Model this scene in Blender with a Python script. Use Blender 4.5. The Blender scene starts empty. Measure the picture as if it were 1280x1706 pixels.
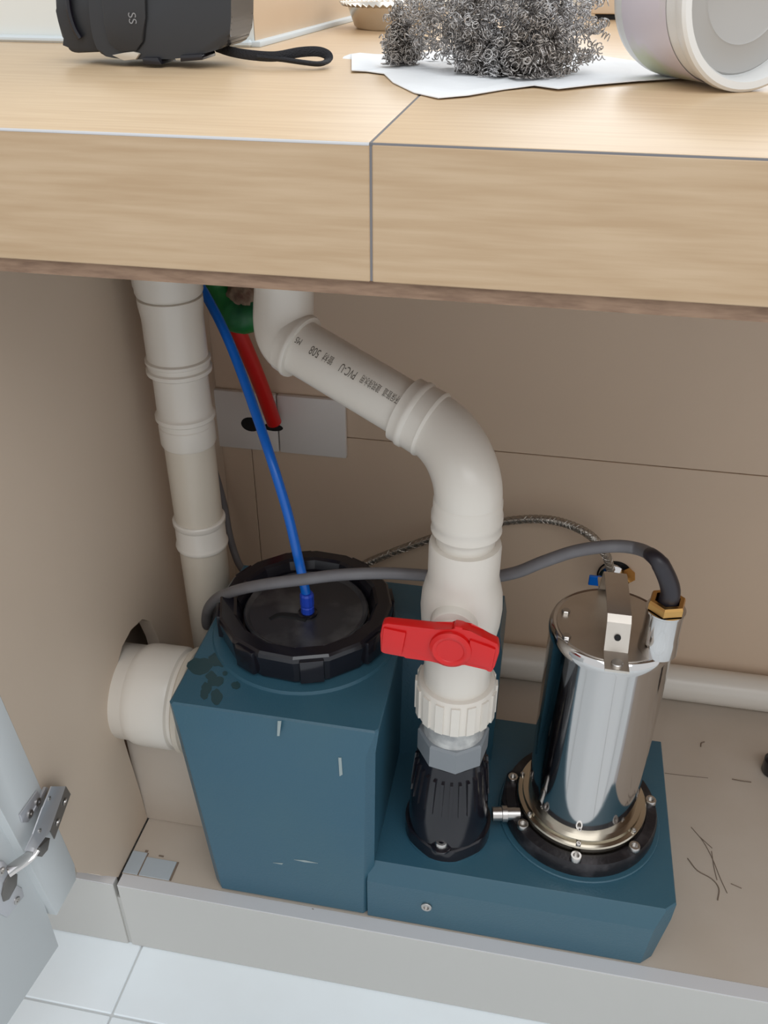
import bpy, bmesh, math, random
from mathutils import Vector, Matrix

# ------------------------------------------------------------------ camera
scene = bpy.context.scene
F_PX = 1482.0
CAM = Vector((0, 0, .92))
ROT = (Matrix.Rotation(math.radians(10.63), 3, 'Z') @ Matrix.Rotation(math.radians(57.07), 3, 'X')
       @ Matrix.Rotation(math.radians(0.18), 3, 'Z'))
cam_d = bpy.data.cameras.new('camera')
cam_d.sensor_fit = 'VERTICAL'
cam_d.sensor_height = 36.0
cam_d.lens = F_PX / 1706 * 36.0
cam_d.clip_start = .01
cam = bpy.data.objects.new('camera', cam_d)
scene.collection.objects.link(cam)
cam.matrix_world = Matrix.Translation(CAM) @ ROT.to_4x4()
scene.camera = cam

# ------------------------------------------------------------------ world, lights, exposure
scene.view_settings.view_transform = 'Standard'
scene.view_settings.look = 'None'
scene.view_settings.gamma = 1
scene.view_settings.use_curve_mapping = False
scene.view_settings.exposure = 0.16
w = bpy.data.worlds.new('world')
scene.world = w
w.use_nodes = True
w.node_tree.nodes['Background'].inputs[0].default_value = (.95, .975, 1.0, 1)
w.node_tree.nodes['Background'].inputs[1].default_value = .80

def area(name, loc, target, sx, sy, power, col):
    d = bpy.data.lights.new(name, 'AREA')
    d.shape = 'RECTANGLE'; d.size = sx; d.size_y = sy; d.energy = power; d.color = col
    o = bpy.data.objects.new(name, d)
    scene.collection.objects.link(o)
    o.location = loc
    o.rotation_euler = (Vector(target) - Vector(loc)).to_track_quat('-Z', 'Y').to_euler()
    return o
area('window_light', (.35, 1.9, 1.55), (.1, .5, .75), 1.3, 1.1, 9, (.93, .97, 1.0))
area('ceiling_light', (.45, -.75, 2.35), (0, .55, .1), 1.8, 1.4, 17, (.93, .97, 1.0))

# ------------------------------------------------------------------ helpers
def ray(px, py):
    return ROT @ Vector(((px - 640) / F_PX, -(py - 853) / F_PX, -1))
def at(px, py, Y):
    d = ray(px, py); return CAM + d * (Y / d.y)
def atx(px, py, X):
    d = ray(px, py); return CAM + d * (X / d.x)
def atz(px, py, Z):
    d = ray(px, py); return CAM + d * ((Z - CAM.z) / d.z)

def srgb(r, g, b):
    f = lambda c: (c / 255 / 12.92) if c <= 10 else ((c / 255 + .055) / 1.055) ** 2.4
    return (f(r), f(g), f(b), 1)

MATS = {}
def mat(name, col, rough=.5, metal=0, noise=0, nscale=20, col2=None, bump=0, bscale=80, stretch=(1, 1, 1),
        spec=.5, coat=0, trans=0, detail=4, lo=.35, hi=.65):
    m = bpy.data.materials.new(name)
    m.use_nodes = True
    nt = m.node_tree; N = nt.nodes; Lk = nt.links
    b = N['Principled BSDF']
    b.inputs['Base Color'].default_value = col
    b.inputs['Roughness'].default_value = rough
    b.inputs['Metallic'].default_value = metal
    b.inputs['Specular IOR Level'].default_value = spec
    b.inputs['Coat Weight'].default_value = coat
    b.inputs['Transmission Weight'].default_value = trans
    if noise or bump:
        tc = N.new('ShaderNodeTexCoord'); mp = N.new('ShaderNodeMapping')
        mp.inputs['Scale'].default_value = stretch
        Lk.new(tc.outputs['Object'], mp.inputs['Vector'])
    if noise:
        n = N.new('ShaderNodeTexNoise'); n.inputs['Scale'].default_value = nscale; n.inputs['Detail'].default_value = detail
        Lk.new(mp.outputs[0], n.inputs['Vector'])
        r = N.new('ShaderNodeMapRange'); r.inputs[1].default_value = lo; r.inputs[2].default_value = hi
        r.inputs[3].default_value = 0; r.inputs[4].default_value = noise
        Lk.new(n.outputs['Fac'], r.inputs[0])
        mx = N.new('ShaderNodeMix'); mx.data_type = 'RGBA'
        mx.inputs[6].default_value = col
        mx.inputs[7].default_value = col2 or (col[0] * .6, col[1] * .6, col[2] * .6, 1)
        Lk.new(r.outputs[0], mx.inputs[0])
        Lk.new(mx.outputs[2], b.inputs['Base Color'])
    if bump:
        n2 = N.new('ShaderNodeTexNoise'); n2.inputs['Scale'].default_value = bscale; n2.inputs['Detail'].default_value = 3
        Lk.new(mp.outputs[0], n2.inputs['Vector'])
        bp = N.new('ShaderNodeBump'); bp.inputs['Strength'].default_value = bump; bp.inputs['Distance'].default_value = .002
        Lk.new(n2.outputs['Fac'], bp.inputs['Height'])
        Lk.new(bp.outputs[0], b.inputs['Normal'])
    MATS[name] = m
    return m

M_WALL = mat('beige_laminate', srgb(203, 185, 166), .5, noise=.35, nscale=5, col2=srgb(194, 176, 157))
M_WALLB = mat('beige_wall_tile', srgb(211, 187, 163), .5, noise=.4, nscale=4, col2=srgb(202, 178, 155))
M_JOINT = mat('joint_grey', srgb(180, 160, 142), .8)
M_BASE = mat('white_board', srgb(190, 178, 165), .45, noise=.5, nscale=9, col2=srgb(178, 163, 147), bump=.05)
M_PATCH = mat('grey_patch', srgb(172, 180, 186), .5)
M_SILL = mat('sill_cream', srgb(192, 190, 185), .45)
M_SILLTOP = mat('sill_edge_white', srgb(204, 203, 204), .4)
M_FLOORT = mat('white_floor_tile', srgb(238, 245, 249), .18, noise=.3, nscale=6, col2=srgb(220, 222, 222))
M_GROUT = mat('floor_grout', srgb(204, 206, 206), .8)
M_DOOR = mat('door_white', srgb(204, 208, 209), .4)
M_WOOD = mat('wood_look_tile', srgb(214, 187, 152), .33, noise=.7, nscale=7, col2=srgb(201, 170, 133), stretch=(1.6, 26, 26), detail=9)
M_WOODA = mat('wood_look_tile_shaded', srgb(194, 167, 135), .4, noise=.8, nscale=7, col2=srgb(178, 148, 114), stretch=(1.6, 26, 26), detail=9)  # same wood as the top, darkened in colour for the less lit front
M_PLY = mat('plywood_edge', srgb(150, 122, 100), .8, noise=.8, nscale=60, col2=srgb(120, 94, 76), stretch=(1, 6, 6))
M_GRT = mat('counter_grout', srgb(120, 118, 120), .8)
M_WHITEWALL = mat('white_wall', srgb(232, 233, 228), .5)
M_ALC = mat('alcove_wall', srgb(214, 188, 158), .4, noise=.4, nscale=6, col2=srgb(200, 172, 142), stretch=(12, 1, 1))
M_CAULK = mat('caulk', srgb(214, 222, 226), .4)
M_PVC = mat('white_pvc', srgb(219, 212, 202), .30, noise=.3, nscale=8, col2=srgb(208, 199, 187))
M_PVCO = mat('old_pvc', srgb(206, 196, 181), .36, noise=.4, nscale=12, col2=srgb(197, 185, 168))
M_INK = mat('pipe_ink', srgb(104, 97, 88), .7)
M_TANK = mat('teal_tank', srgb(48, 88, 107), .36, noise=.5, nscale=6, col2=srgb(60, 95, 106), bump=.12, bscale=420)
M_STAIN = mat('damp_stain', srgb(38, 66, 72), .3)
M_CHALK = mat('chalk_mark', srgb(150, 162, 162), .9)
M_BLACK = mat('black_plastic', srgb(22, 20, 27), .16, noise=.3, nscale=25, col2=srgb(40, 38, 42))
M_DISC = mat('dusty_black_plastic', srgb(50, 50, 54), .30, noise=.9, nscale=22, col2=srgb(92, 92, 92), lo=.5, hi=.72)
M_BLKMET = mat('black_cast_metal', srgb(34, 31, 34), .38, metal=.3, noise=.7, nscale=45, col2=srgb(84, 80, 82), bump=.2, bscale=200, lo=.5, hi=.8)
M_STEEL = mat('polished_steel', srgb(205, 202, 200), .07, metal=1)
M_STEELB = mat('brushed_steel', srgb(216, 208, 198), .42, metal=1, noise=.4, nscale=30, col2=srgb(198, 188, 176))
M_STEELR = mat('ring_steel', srgb(196, 188, 172), .2, metal=1)
M_BOLT = mat('bolt_steel', srgb(190, 186, 182), .3, metal=1)
M_HINGE = mat('nickel', srgb(196, 196, 200), .34, metal=.55)
M_HINGED = mat('shaded_nickel', srgb(120, 116, 112), .4, metal=.6)  # darker copy of the nickel, shade of the arm side put into colour
M_MATTE = mat('matte_black', srgb(14, 13, 14), .8)
M_BRASS = mat('brass', srgb(206, 160, 96), .28, metal=1)
M_RED = mat('red_plastic', srgb(206, 18, 18), .32)
M_REDP = mat('red_conduit_plastic', srgb(196, 26, 22), .38)
M_BLUE = mat('blue_tube', srgb(10, 104, 206), .25)
M_BLUEN = mat('blue_nut', srgb(36, 72, 190), .35)
M_GREEN = mat('green_tape', srgb(30, 116, 52), .45, noise=.7, nscale=30, col2=srgb(22, 74, 60), bump=.6, bscale=50)
M_FOAM = mat('brown_foam', srgb(96, 68, 54), .9, noise=.8, nscale=60, col2=srgb(150, 130, 108), bump=1, bscale=90)
M_CABLE = mat('grey_cable', srgb(112, 110, 112), .5, noise=.4, nscale=40, col2=srgb(92, 88, 92))
M_SLEEVE = mat('black_sleeve', srgb(40, 36, 42), .4)
M_GREYPVC = mat('grey_pvc', srgb(128, 132, 136), .4)
M_CLEAR = mat('thread_tape', srgb(150, 150, 150), .35, noise=.9, nscale=50, col2=srgb(205, 204, 200), bump=.6, bscale=120)
M_BRAID = mat('braided_steel', srgb(176, 168, 158), .35, metal=.85)
M_PLATE = mat('white_plate', srgb(222, 216, 211), .35)
M_TAPE = mat('tape_black', srgb(46, 47, 50), .3)
M_TAPEL = mat('tape_lettering', srgb(140, 140, 142), .5)
M_TAPEG = mat('tape_rubber', srgb(44, 45, 48), .45)
M_STRAP = mat('strap_black', srgb(38, 38, 42), .8, bump=.8, bscale=900)
M_FOIL = mat('foil', srgb(214, 208, 198), .25, metal=.8)
M_WOOL = mat('steel_wool', srgb(206, 204, 204), .22, metal=.85, noise=.8, nscale=30, col2=srgb(168, 158, 148))
M_TISSUE = mat('tissue', srgb(240, 242, 244), .9, bump=.4, bscale=60)
M_TUB = mat('tub_white', srgb(226, 226, 224), .3)
M_TUBIN = mat('tub_bottom', srgb(172, 170, 167), .4)
M_LABEL = mat('tub_label', srgb(214, 206, 214), .4, noise=.9, nscale=14, col2=srgb(196, 202, 168), lo=.45, hi=.6)
M_BOX = mat('beige_box', srgb(222, 202, 178), .5)
M_FIBRE = mat('dirt', srgb(122, 106, 92), .9)

def finish(bm, angle=34):
    bm.normal_update()
    ca = math.radians(angle)
    for f in bm.faces: f.smooth = True
    for e in bm.edges:
        if len(e.link_faces) == 2 and e.calc_face_angle(0) > ca: e.smooth = False

def obj(name, bm, m, root=None, loc=None, angle=34, recalc=True):
    if recalc: bmesh.ops.recalc_face_normals(bm, faces=bm.faces)
    finish(bm, angle)
    off = Vector(root['_w']) if root is not None else Vector(loc or (0, 0, 0))
    bm.transform(Matrix.Translation(-off))
    me = bpy.data.meshes.new(name)
    bm.to_mesh(me); bm.free()
    me.materials.append(m)
    o = bpy.data.objects.new(name, me)
    scene.collection.objects.link(o)
    if root is not None:
        o.parent = root
        o['_w'] = root['_w']
    else:
        o.location = off
        o['_w'] = tuple(off)
    return o

def tag(o, label=None, cat=None, group=None, kind=None):
    if label: o['label'] = label
    if cat: o['category'] = cat
    if group: o['group'] = group
    if kind: o['kind'] = kind
    return o

def thing(name, label, cat, loc, group=None):
    o = bpy.data.objects.new(name, None)
    o.empty_display_size = .02
    scene.collection.objects.link(o)
    o.location = loc
    o['_w'] = tuple(loc)
    return tag(o, label, cat, group)

def new(): return bmesh.new()

def box(bm, lo, hi, bev=0, seg=2):
    lo = Vector(lo); hi = Vector(hi)
    r = bmesh.ops.create_cube(bm, size=1)
    vs = r['verts']
    for v in vs:
        v.co = Vector(((v.co.x + .5) * (hi.x - lo.x) + lo.x, (v.co.y + .5) * (hi.y - lo.y) + lo.y, (v.co.z + .5) * (hi.z - lo.z) + lo.z))
    if bev:
        es = list({e for v in vs for e in v.link_edges})
        bmesh.ops.bevel(bm, geom=es, offset=bev, segments=seg, affect='EDGES', profile=.5)
    return bm

def frame(d, up=(0, 0, 1)):
    d = Vector(d).normalized(); u = Vector(up)
    if abs(d.dot(u)) > .95: u = Vector((0, 1, 0))
    x = u.cross(d).normalized(); y = d.cross(x)
    return x, y, d

def lathe(bm, prof, o, d=(0, 0, 1), seg=48, phase=0, cap0=True, cap1=True):
    """prof: list of (radius, height along d)"""
    o = Vector(o); x, y, z = frame(d)
    rings = []
    for r, h in prof:
        if r < 1e-6:
            rings.append([bm.verts.new(o + z * h)])
        else:
            rings.append([bm.verts.new(o + z * h + (x * math.cos(phase + 2 * math.pi * i / seg) + y * math.sin(phase + 2 * math.pi * i / seg)) * r) for i in range(seg)])
    for a, b in zip(rings, rings[1:]):
        for i in range(seg):
            j = (i + 1) % seg
            if len(a) == 1 and len(b) == 1: continue
            if len(a) == 1: bm.faces.new((a[0], b[i], b[j]))
            elif len(b) == 1: bm.faces.new((a[i], a[j], b[0]))
            else: bm.faces.new((a[i], a[j], b[j], b[i]))
    if cap0 and len(rings[0]) > 1: bm.faces.new(rings[0][::-1])
    if cap1 and len(rings[-1]) > 1: bm.faces.new(rings[-1])
    return bm

def smooth_path(pts, n=8):
    pts = [Vector(p) for p in pts]
    P = [pts[0] * 2 - pts[1]] + pts + [pts[-1] * 2 - pts[-2]]
    out = []
    for i in range(1, len(P) - 2):
        p0, p1, p2, p3 = P[i - 1:i + 3]
        for k in range(n):
            t = k / n
            out.append(.5 * ((2 * p1) + (p2 - p0) * t + (2 * p0 - 5 * p1 + 4 * p2 - p3) * t * t + (3 * p1 - p0 - 3 * p2 + p3) * t ** 3))
    out.append(pts[-1])
    return out

def tube(bm, pts, r, seg=12, cap=True, sx=1, sy=1, up=(0, 0, 1)):
    rr = r if isinstance(r, (list, tuple)) else [r] * len(pts)
    T = []
    for i in range(len(pts)):
        a = pts[max(i - 1, 0)]; b = pts[min(i + 1, len(pts) - 1)]
        T.append((b - a).normalized())
    x, y, _ = frame(T[0], up)
    rings = []
    for i, p in enumerate(pts):
        if i:
            q = T[i - 1].rotation_difference(T[i]); x = q @ x; y = q @ y
        rings.append([bm.verts.new(p + (x * math.cos(2 * math.pi * k / seg) * sx + y * math.sin(2 * math.pi * k / seg) * sy) * rr[i]) for k in range(seg)])
    for a, b in zip(rings, rings[1:]):
        for i in range(seg):
            j = (i + 1) % seg
            bm.faces.new((a[i], a[j], b[j], b[i]))
    if cap:
        bm.faces.new(rings[0][::-1]); bm.faces.new(rings[-1])
    return bm

def prism(bm, poly, ext, bev=0):
    """poly: list of 3D points (planar ring), ext: extrusion vector"""
    ext = Vector(ext)
    a = [bm.verts.new(Vector(p)) for p in poly]
    b = [bm.verts.new(Vector(p) + ext) for p in poly]
    n = len(a)
    fs = [bm.faces.new(a[::-1]), bm.faces.new(b)]
    for i in range(n):
        j = (i + 1) % n
        fs.append(bm.faces.new((a[i], a[j], b[j], b[i])))
    if bev:
        es = list({e for f in fs for e in f.edges})
        bmesh.ops.bevel(bm, geom=es, offset=bev, segments=2, affect='EDGES', profile=.5)
    return bm

def screw(o, d, r, h, root, name='bolt', socket=.55, m=None):
    """socket-head bolt: head with a hexagonal recess"""
    bm = new()
    lathe(bm, [(r, 0), (r, h * .8), (r * .88, h), (r * socket, h), (r * socket * .98, h * .35), (0, h * .35)], o, d, 14, cap1=False)
    return obj(name, bm, m or M_BOLT, root)

# ------------------------------------------------------------------ setting
XW, YB = -.42, 1.023            # left panel, back wall
YC = .47                        # worktop front face
K = YC / .535
ZT = .92 - .0998 * K            # worktop top
ZA = .92 - .1821 * K            # lower edge of the apron
ZP = .92 - .1926 * K            # underside of the plywood
YW = 1.023 * K                  # wall face above the worktop
ZF = -.118                       # room floor

# back wall of the cabinet: big tiles with fine joints
bm = new(); box(bm, (-.60, YB + .004, ZF), (.95, YB + .12, ZP - .001))
wb = tag(obj('wall_back', bm, M_JOINT, loc=(0, YB, 0)), kind='structure')
zj = .358
xs = [(-.60, -.3785), (-.3775, .95)]
for x0, x1 in xs:
    for z0, z1 in ((ZF, zj - .0006), (zj + .0006, ZP - .001)):
        bm = new(); box(bm, (x0, YB, z0), (x1, YB + .006, z1), .0006, 1)
        obj('tile', bm, M_WALLB, wb)

# the cabinet: side panel, raised floor board, sill, jamb, door, hinge
cb = thing('cabinet', 'open beige sink cabinet with raised white floor board and cream front sill', 'cabinet', (0, .56, ZF))
def yzring(l, x): return [Vector((x, y, z)) for y, z in l]
random.seed(5)
cut = [(.506 + .063 * t + (random.uniform(-.0008, .0008) if 0 < t < 1 else 0), .098 - .0975 * t) for t in [i / 12 for i in range(13)]]
panel = cut + [(.6525, .0008), (.650, .05), (.6405, .15), (.6400, .19), (.6440, .224), (.656, .248), (.676, .2620), (.70, .2655), (.728, .258), (.746, .240), (.757, .205), (.762, .16), (.762, .0008), (YB - .001, .0008), (YB - .001, ZP - .001), (.478, ZP - .001), (.478, .379)]
bm = new(); prism(bm, yzring(panel, XW), (-.016, 0, 0))
obj('side_panel', bm, M_WALL, cb, angle=20)
bm = new(); prism(bm, yzring([(.4775, .379), (.5055, .111), (.5015, .0925), (.4600, .0925), (.4370, .285), (.4370, ZP - .001), (.4775, ZP - .001)], XW + .0002), (-.017, 0, 0), .0006)
obj('jamb', bm, M_DOOR, cb)
# side wall of the building beyond the panel
bm = new(); box(bm, (-.70, .575, ZF), (-.484, YB, ZP - .001))
tag(obj('wall_side', bm, M_WALL, loc=(-.62, .5, 0)), kind='structure')
bm = new(); box(bm, (.95, .56, ZF), (1.0, YB + .12, ZP - .001))
tag(obj('wall_right', bm, M_WALL, loc=(.97, .56, 0)), kind='structure')

# room floor of white tiles
bm = new(); box(bm, (-1.6, -1.4, ZF - .05), (1.6, 1.16, ZF - .002))
fl = tag(obj('floor', bm, M_GROUT, loc=(0, 0, ZF)), kind='structure')
gx = [-1.605, -1.005, -.405, .195, .795, 1.395]
gy = [-1.325, -1.025, -.725, -.425, -.125, .175, .475, .775]
for i in range(len(gx) - 1):
    for j in range(len(gy) - 1):
        bm = new(); box(bm, (gx[i] + .0012, gy[j] + .0012, ZF - .01), (gx[i + 1] - .0012, min(gy[j + 1], .60) - .0012, ZF), .0012, 1)
        obj('tile', bm, M_FLOORT, fl)

# raised cabinet base with a front sill board
bm = new(); box(bm, (XW + .0015, .5750, -.018), (.949, YB - .001, 0), .0006, 1)
obj('floor_board', bm, M_BASE, cb)
bm = new(); box(bm, (XW + .003, .5585, ZF + .0005), (.949, .5740, -.0008), .0008, 1)
sl = obj('sill_board', bm, M_SILL, cb)
bm = new(); box(bm, (XW + .003, .5588, -.0008), (.949, .5748, .0006), .0003, 1)
obj('sill_edging', bm, M_SILLTOP, sl)
bm = new(); box(bm, (-.56, .5585, ZF + .0005), (XW - .002, .5700, -.0006), .0008, 1)
s2 = obj('sill_board', bm, M_SILL, cb)
bm = new()
random.seed(4)
n = 14
lo_ = [Vector((-.4693 + i * .0472 / n, .5588, -.0006)) for i in range(n + 1)]
hi_ = [Vector((-.4693 + i * .0472 / n, .5715 + random.uniform(-.0012, .0016), -.0006)) for i in range(n + 1)]
prism(bm, lo_ + hi_[::-1], (0, 0, .0014))
obj('sill_edging', bm, M_SILLTOP, s2)
# stop under the slit between the two sill boards
bm = new(); box(bm, (XW - .0025, .561, ZF + .0005), (XW + .0035, .570, -.026))
obj('joint_strip', bm, M_SILL, cb)
# patched corner of the board
for a, b in (((-.4178, .576), (-.3995, .606)), ((-.398, .576), (-.3605, .601))):
    bm = new(); box(bm, (a[0], a[1], .0), (b[0], b[1], .0012), .0004, 1)
    obj('patch', bm, M_PATCH, cb)
for (a, b) in (((-.4035, .6095), (-.400, .607)), ((-.385, .606), (-.379, .6044)), ((-.36, .576), (-.358, .601)), ((-.3995, .576), (-.398, .606))):
    bm = new(); box(bm, (a[0], min(a[1], b[1]), 0), (b[0], max(a[1], b[1]), .0009))
    obj('crack', bm, M_FIBRE, cb)
# dirt and fibres on the board to the right of the tank
def stroke(pts, wd):
    bm = new(); tube(bm, smooth_path([atz(x, y, .0004) for x, y in pts], 4), wd, 5)
    return tag(obj('dirt_fibre', bm, M_FIBRE, cb), 'thin dark scratch-like fibre lying on the board')
stroke([(1152, 1378), (1172, 1402), (1188, 1432), (1200, 1462), (1212, 1488)], .0005)
stroke([(1164, 1392), (1176, 1403), (1187, 1413)], .0005)
stroke([(1146, 1430), (1162, 1450), (1186, 1464), (1198, 1480), (1196, 1500)], .0008)
stroke([(1186, 1418), (1190, 1445), (1195, 1466)], .0005)
stroke([(1220, 1298), (1236, 1301), (1252, 1303)], .0009)
stroke([(1168, 1244), (1169, 1238), (1174, 1236)], .0009)
stroke([(1218, 1472), (1236, 1480)], .0006)
stroke([(1108, 1288), (1140, 1292), (1180, 1296)], .0004)
stroke([(520, 1514), (523, 1515)], .0006)

# walls above the worktop: white wall on the left, alcove running back to the window
XA = -.334 * K; XE = -.298 * K; YE = 1.62 * K
bm = new(); box(bm, (-1.3, YW, ZT + .0005), (XA, YW + .10, 2.2))
tag(obj('wall_upper', bm, M_WHITEWALL, loc=(-.6, YW, ZT)), kind='structure')
bm = new(); prism(bm, [(XA + .0005, YW + .0005, ZT + .0005), (XE, YE, ZT + .0005), (XE - .1, YE, ZT + .0005), (XA - .0005, YW + .105, ZT + .0005)], (0, 0, 1.38))
tag(obj('wall_alcove', bm, M_ALC, loc=(XA, YW, ZT)), kind='structure')
bm = new(); prism(bm, [(XA - .010, YW - .005, ZT), (XA + .007, YW - .005, ZT), (XE + .010, YE, ZT), (XE, YE, ZT), (XA, YW, ZT)], (0, 0, .005), .001)
tag(obj('trim_2', bm, M_CAULK, loc=(XA, YW, ZT)), kind='structure')
bm = new(); box(bm, (-1.2, YW - .009, ZT), (XA - .001, YW, ZT + .006), .002, 1)
tag(obj('trim_3', bm, M_CAULK, loc=(-.6, YW, ZT)), kind='structure')
bm = new(); box(bm, (XE, YE + .0005, ZP), (1.2, YE + .05, ZT + .08))
tag(obj('wall_window_parapet', bm, M_WHITEWALL, loc=(.3, YE, ZT)), kind='structure')

# ------------------------------------------------------------------ worktop
ct = thing('worktop', 'wood-look tiled worktop with a deep front apron above the open cabinet', 'worktop', (0, YC, ZP))
bm = new(); box(bm, (-1.2, YC + .004, ZP), (1.1, YE, ZA)); obj('plywood_base', bm, M_PLY, ct)
bm = new(); box(bm, (-1.2, YC + .012, ZA), (1.1, YE, ZT - .009)); obj('core', bm, M_PLY, ct)
XJ = at(618, 350, YC).x
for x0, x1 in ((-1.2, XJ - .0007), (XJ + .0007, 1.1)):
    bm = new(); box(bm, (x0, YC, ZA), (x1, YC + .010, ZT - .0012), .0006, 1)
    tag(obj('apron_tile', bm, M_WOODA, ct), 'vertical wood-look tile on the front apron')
bm = new(); box(bm, (-1.2, YC + .0006, ZT - .009), (XJ - .0006, YE, ZT), .0012, 2); obj('top_tile', bm, M_WOOD, ct)
bm = new(); box(bm, (XJ + .0006, YC + .0014, ZT - .009), (1.1, YE, ZT), .0008, 2); obj('top_tile', bm, M_WOOD, ct)
bm = new(); box(bm, (XJ - .0008, YC + .0008, ZA + .0004), (XJ + .0008, YC + .008, ZT - .002)); obj('grout_line', bm, M_GRT, ct)
bm = new(); box(bm, (XJ - .0008, YC + .001, ZT - .008), (XJ + .0008, YE - .002, ZT - .0004)); obj('grout_line', bm, M_GRT, ct)
bm = new(); box(bm, (XJ + .0008, YC + .0004, ZT - .0020), (1.1, YC + .004, ZT - .0004)); obj('grout_line', bm, M_GRT, ct)
bm = new(); box(bm, (-1.2, YC - .0003, ZT - .0018), (XJ - .0008, YC + .004, ZT - .0003), .0004, 1)
tag(obj('edge_strip', bm, M_SILLTOP, ct), 'pale edge strip along the left tile')

# ------------------------------------------------------------------ teal tank
tk = thing('sewage_tank', 'blue-green plastic sewage tank with a tall left box and a low right deck', 'tank', (-.06, .70, 0))
bm = new()
# tall box, tapered, chamfered top; L-shaped in plan
def loft(bm, rings, cap=True):
    vs = [[bm.verts.new(Vector(p)) for p in r] for r in rings]
    n = len(vs[0])
    for a, b in zip(vs, vs[1:]):
        for i in range(n):
            j = (i + 1) % n
            bm.faces.new((a[i], a[j], b[j], b[i]))
    if cap: bm.faces.new(vs[0][::-1]); bm.faces.new(vs[-1])
    return vs
def tall(z, l, f, r, b, xr, yr, c):
    # plan outline of the tall box: main block plus the rear arm behind the outlet
    return [(l + c, f, z), (r - c, f, z), (r, f + c, z), (r, yr, z), (xr - c, yr, z), (xr, yr + c, z), (xr, b, z), (l, b, z), (l, f + c, z)]
loft(bm, [tall(.0, -.303, .5785, -.121, .820, -.010, .745, .010), tall(.006, -.305, .575, -.120, .822, -.008, .742, .010),
          tall(.258, -.3215, .5745, -.117, .822, -.008, .742, .008),
          tall(.2835, -.3255, .5835, -.1145, .818, -.012, .746, .003), tall(.2852, -.3235, .5855, -.1155, .816, -.014, .748, .003)])
tb = obj('tank_box', bm, M_TANK, tk, angle=25)
bm = new()
def deck(z, f, r, c, b):
    return [(-.125, f, z), (r - c, f, z), (r, f + c * .85, z), (r, b, z), (-.125, b, z)]
loft(bm, [deck(0, .577, .181, .012, .818), deck(.004, .575, .183, .012, .820), deck(.066, .5745, .193, .018, .822), deck(.0835, .5865, .196, .011, .820), deck(.0850, .588, .195, .011, .819)])
obj('tank_deck', bm, M_TANK, tk, angle=20)
# raised seat rings on the deck
bm = new(); lathe(bm, [(.0895, .0845), (.0895, .0875), (.0885, .0885), (.07, .0885)], (.095, .69, 0), seg=64)
obj('pump_seat', bm, M_TANK, tk)
bm = new(); lathe(bm, [(.103, .284), (.101, .2885), (.07, .2885)], (-.2195, .718, 0), seg=64)
obj('neck', bm, M_TANK, tk)
# damp patches and chalk ticks
def blot(pts, z, m, name, h=.0003):
    bm = new(); prism(bm, [atz(x, y, z) for x, y in pts], (0, 0, h)); return obj(name, bm, m, tb)
def blob(cx, cy, rx, ry, seed, n=16):
    random.seed(seed)
    return [(cx + rx * math.cos(2 * math.pi * i / n) * random.uniform(.8, 1.15), cy + ry * math.sin(2 * math.pi * i / n) * random.uniform(.8, 1.15)) for i in range(n)]
for i, b in enumerate(((333, 1110, 20, 15), (364, 1099, 17, 13), (352, 1126, 9, 8), (360, 1135, 14, 9), (345, 1146, 9, 10), (340, 1156, 7, 10), (361, 1161, 10, 13), (393, 1142, 8, 7), (375, 1122, 5, 4))):
    blot(blob(*b, i), .2852 + i * .00002, M_STAIN, 'damp_patch', .0001)
for pts in ([(463, 1200), (470, 1199), (466, 1228), (461, 1228)],):
    bm = new(); a = [at(x, y, .5755) for x, y in pts]
    prism(bm, [at(463, 1201, .5785) , at(469, 1201, .5785), at(466, 1226, .5742), at(462, 1226, .5742)], (0, -.0004, .0002)); obj('chalk_mark', bm, M_CHALK, tb)
bm = new(); prism(bm, [at(564, 1262, .5742), at(569, 1262, .5742), at(571, 1290, .5742), at(566, 1293, .5742)], (0, -.0004, 0)); obj('chalk_mark', bm, M_CHALK, tb)
for q in ([(490, 1432), (508, 1433), (530, 1438), (508, 1436)], [(455, 1437), (472, 1438), (470, 1440)]):
    bm = new(); prism(bm, [at(x, y, .5748) for x, y in q], (0, -.0004, 0)); obj('chalk_mark', bm, M_CHALK, tb)
# drain plug on the front
screw(at(711, 1509, .5748), (0, -1, .1), .0058, .003, tk, 'drain_plug')

# screw lid
LC = Vector((-.2195, .718, .2885))
bm = new()
lathe(bm, [(.088, 0), (.0905, .004), (.0935, .030), (.0925, .0345), (.090, .0365), (.0775, .0370), (.0745, .0345), (.0690, .020), (.0690, .016), (.02, .016)], LC, seg=16, phase=.12)
ld = obj('lid_ring', bm, M_BLACK, tk, angle=12)
for k in range(8):
    bm = new()
    a = .12 + k * math.pi / 4 + .2
    c, s = math.cos(a), math.sin(a); t = Vector((-s, c, 0)); n_ = Vector((c, s, 0))
    b = LC + n_ * .0865
    prism(bm, [b - t * .013 + Vector((0, 0, .003)), b + t * .013 + Vector((0, 0, .003)), b + t * .012 + n_ * .008 + Vector((0, 0, .005)), b - t * .012 + n_ * .008 + Vector((0, 0, .005))], (0, 0, .0285), .001)
    obj('grip_lug', bm, M_BLACK, ld)
bm = new(); lathe(bm, [(.0665, .012), (.0668, .024), (.0650, .0255), (.0625, .0240), (.0605, .0215), (.0, .0210)], LC, seg=64)
dc = obj('lid_disc', bm, M_DISC, tk)
bm = new()
p = smooth_path([atz(450, 1032, .3096), atz(466, 1025, .3096), atz(492, 1027, .3096), atz(512, 1031, .3096)], 5)
tube(bm, p, [.0030 + .0030 * i / len(p) for i in range(len(p))], 8, sx=1.0, sy=.45)
obj('dark_strip', bm, M_MATTE, dc)  # flattened dark strip lying on the lid disc
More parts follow.
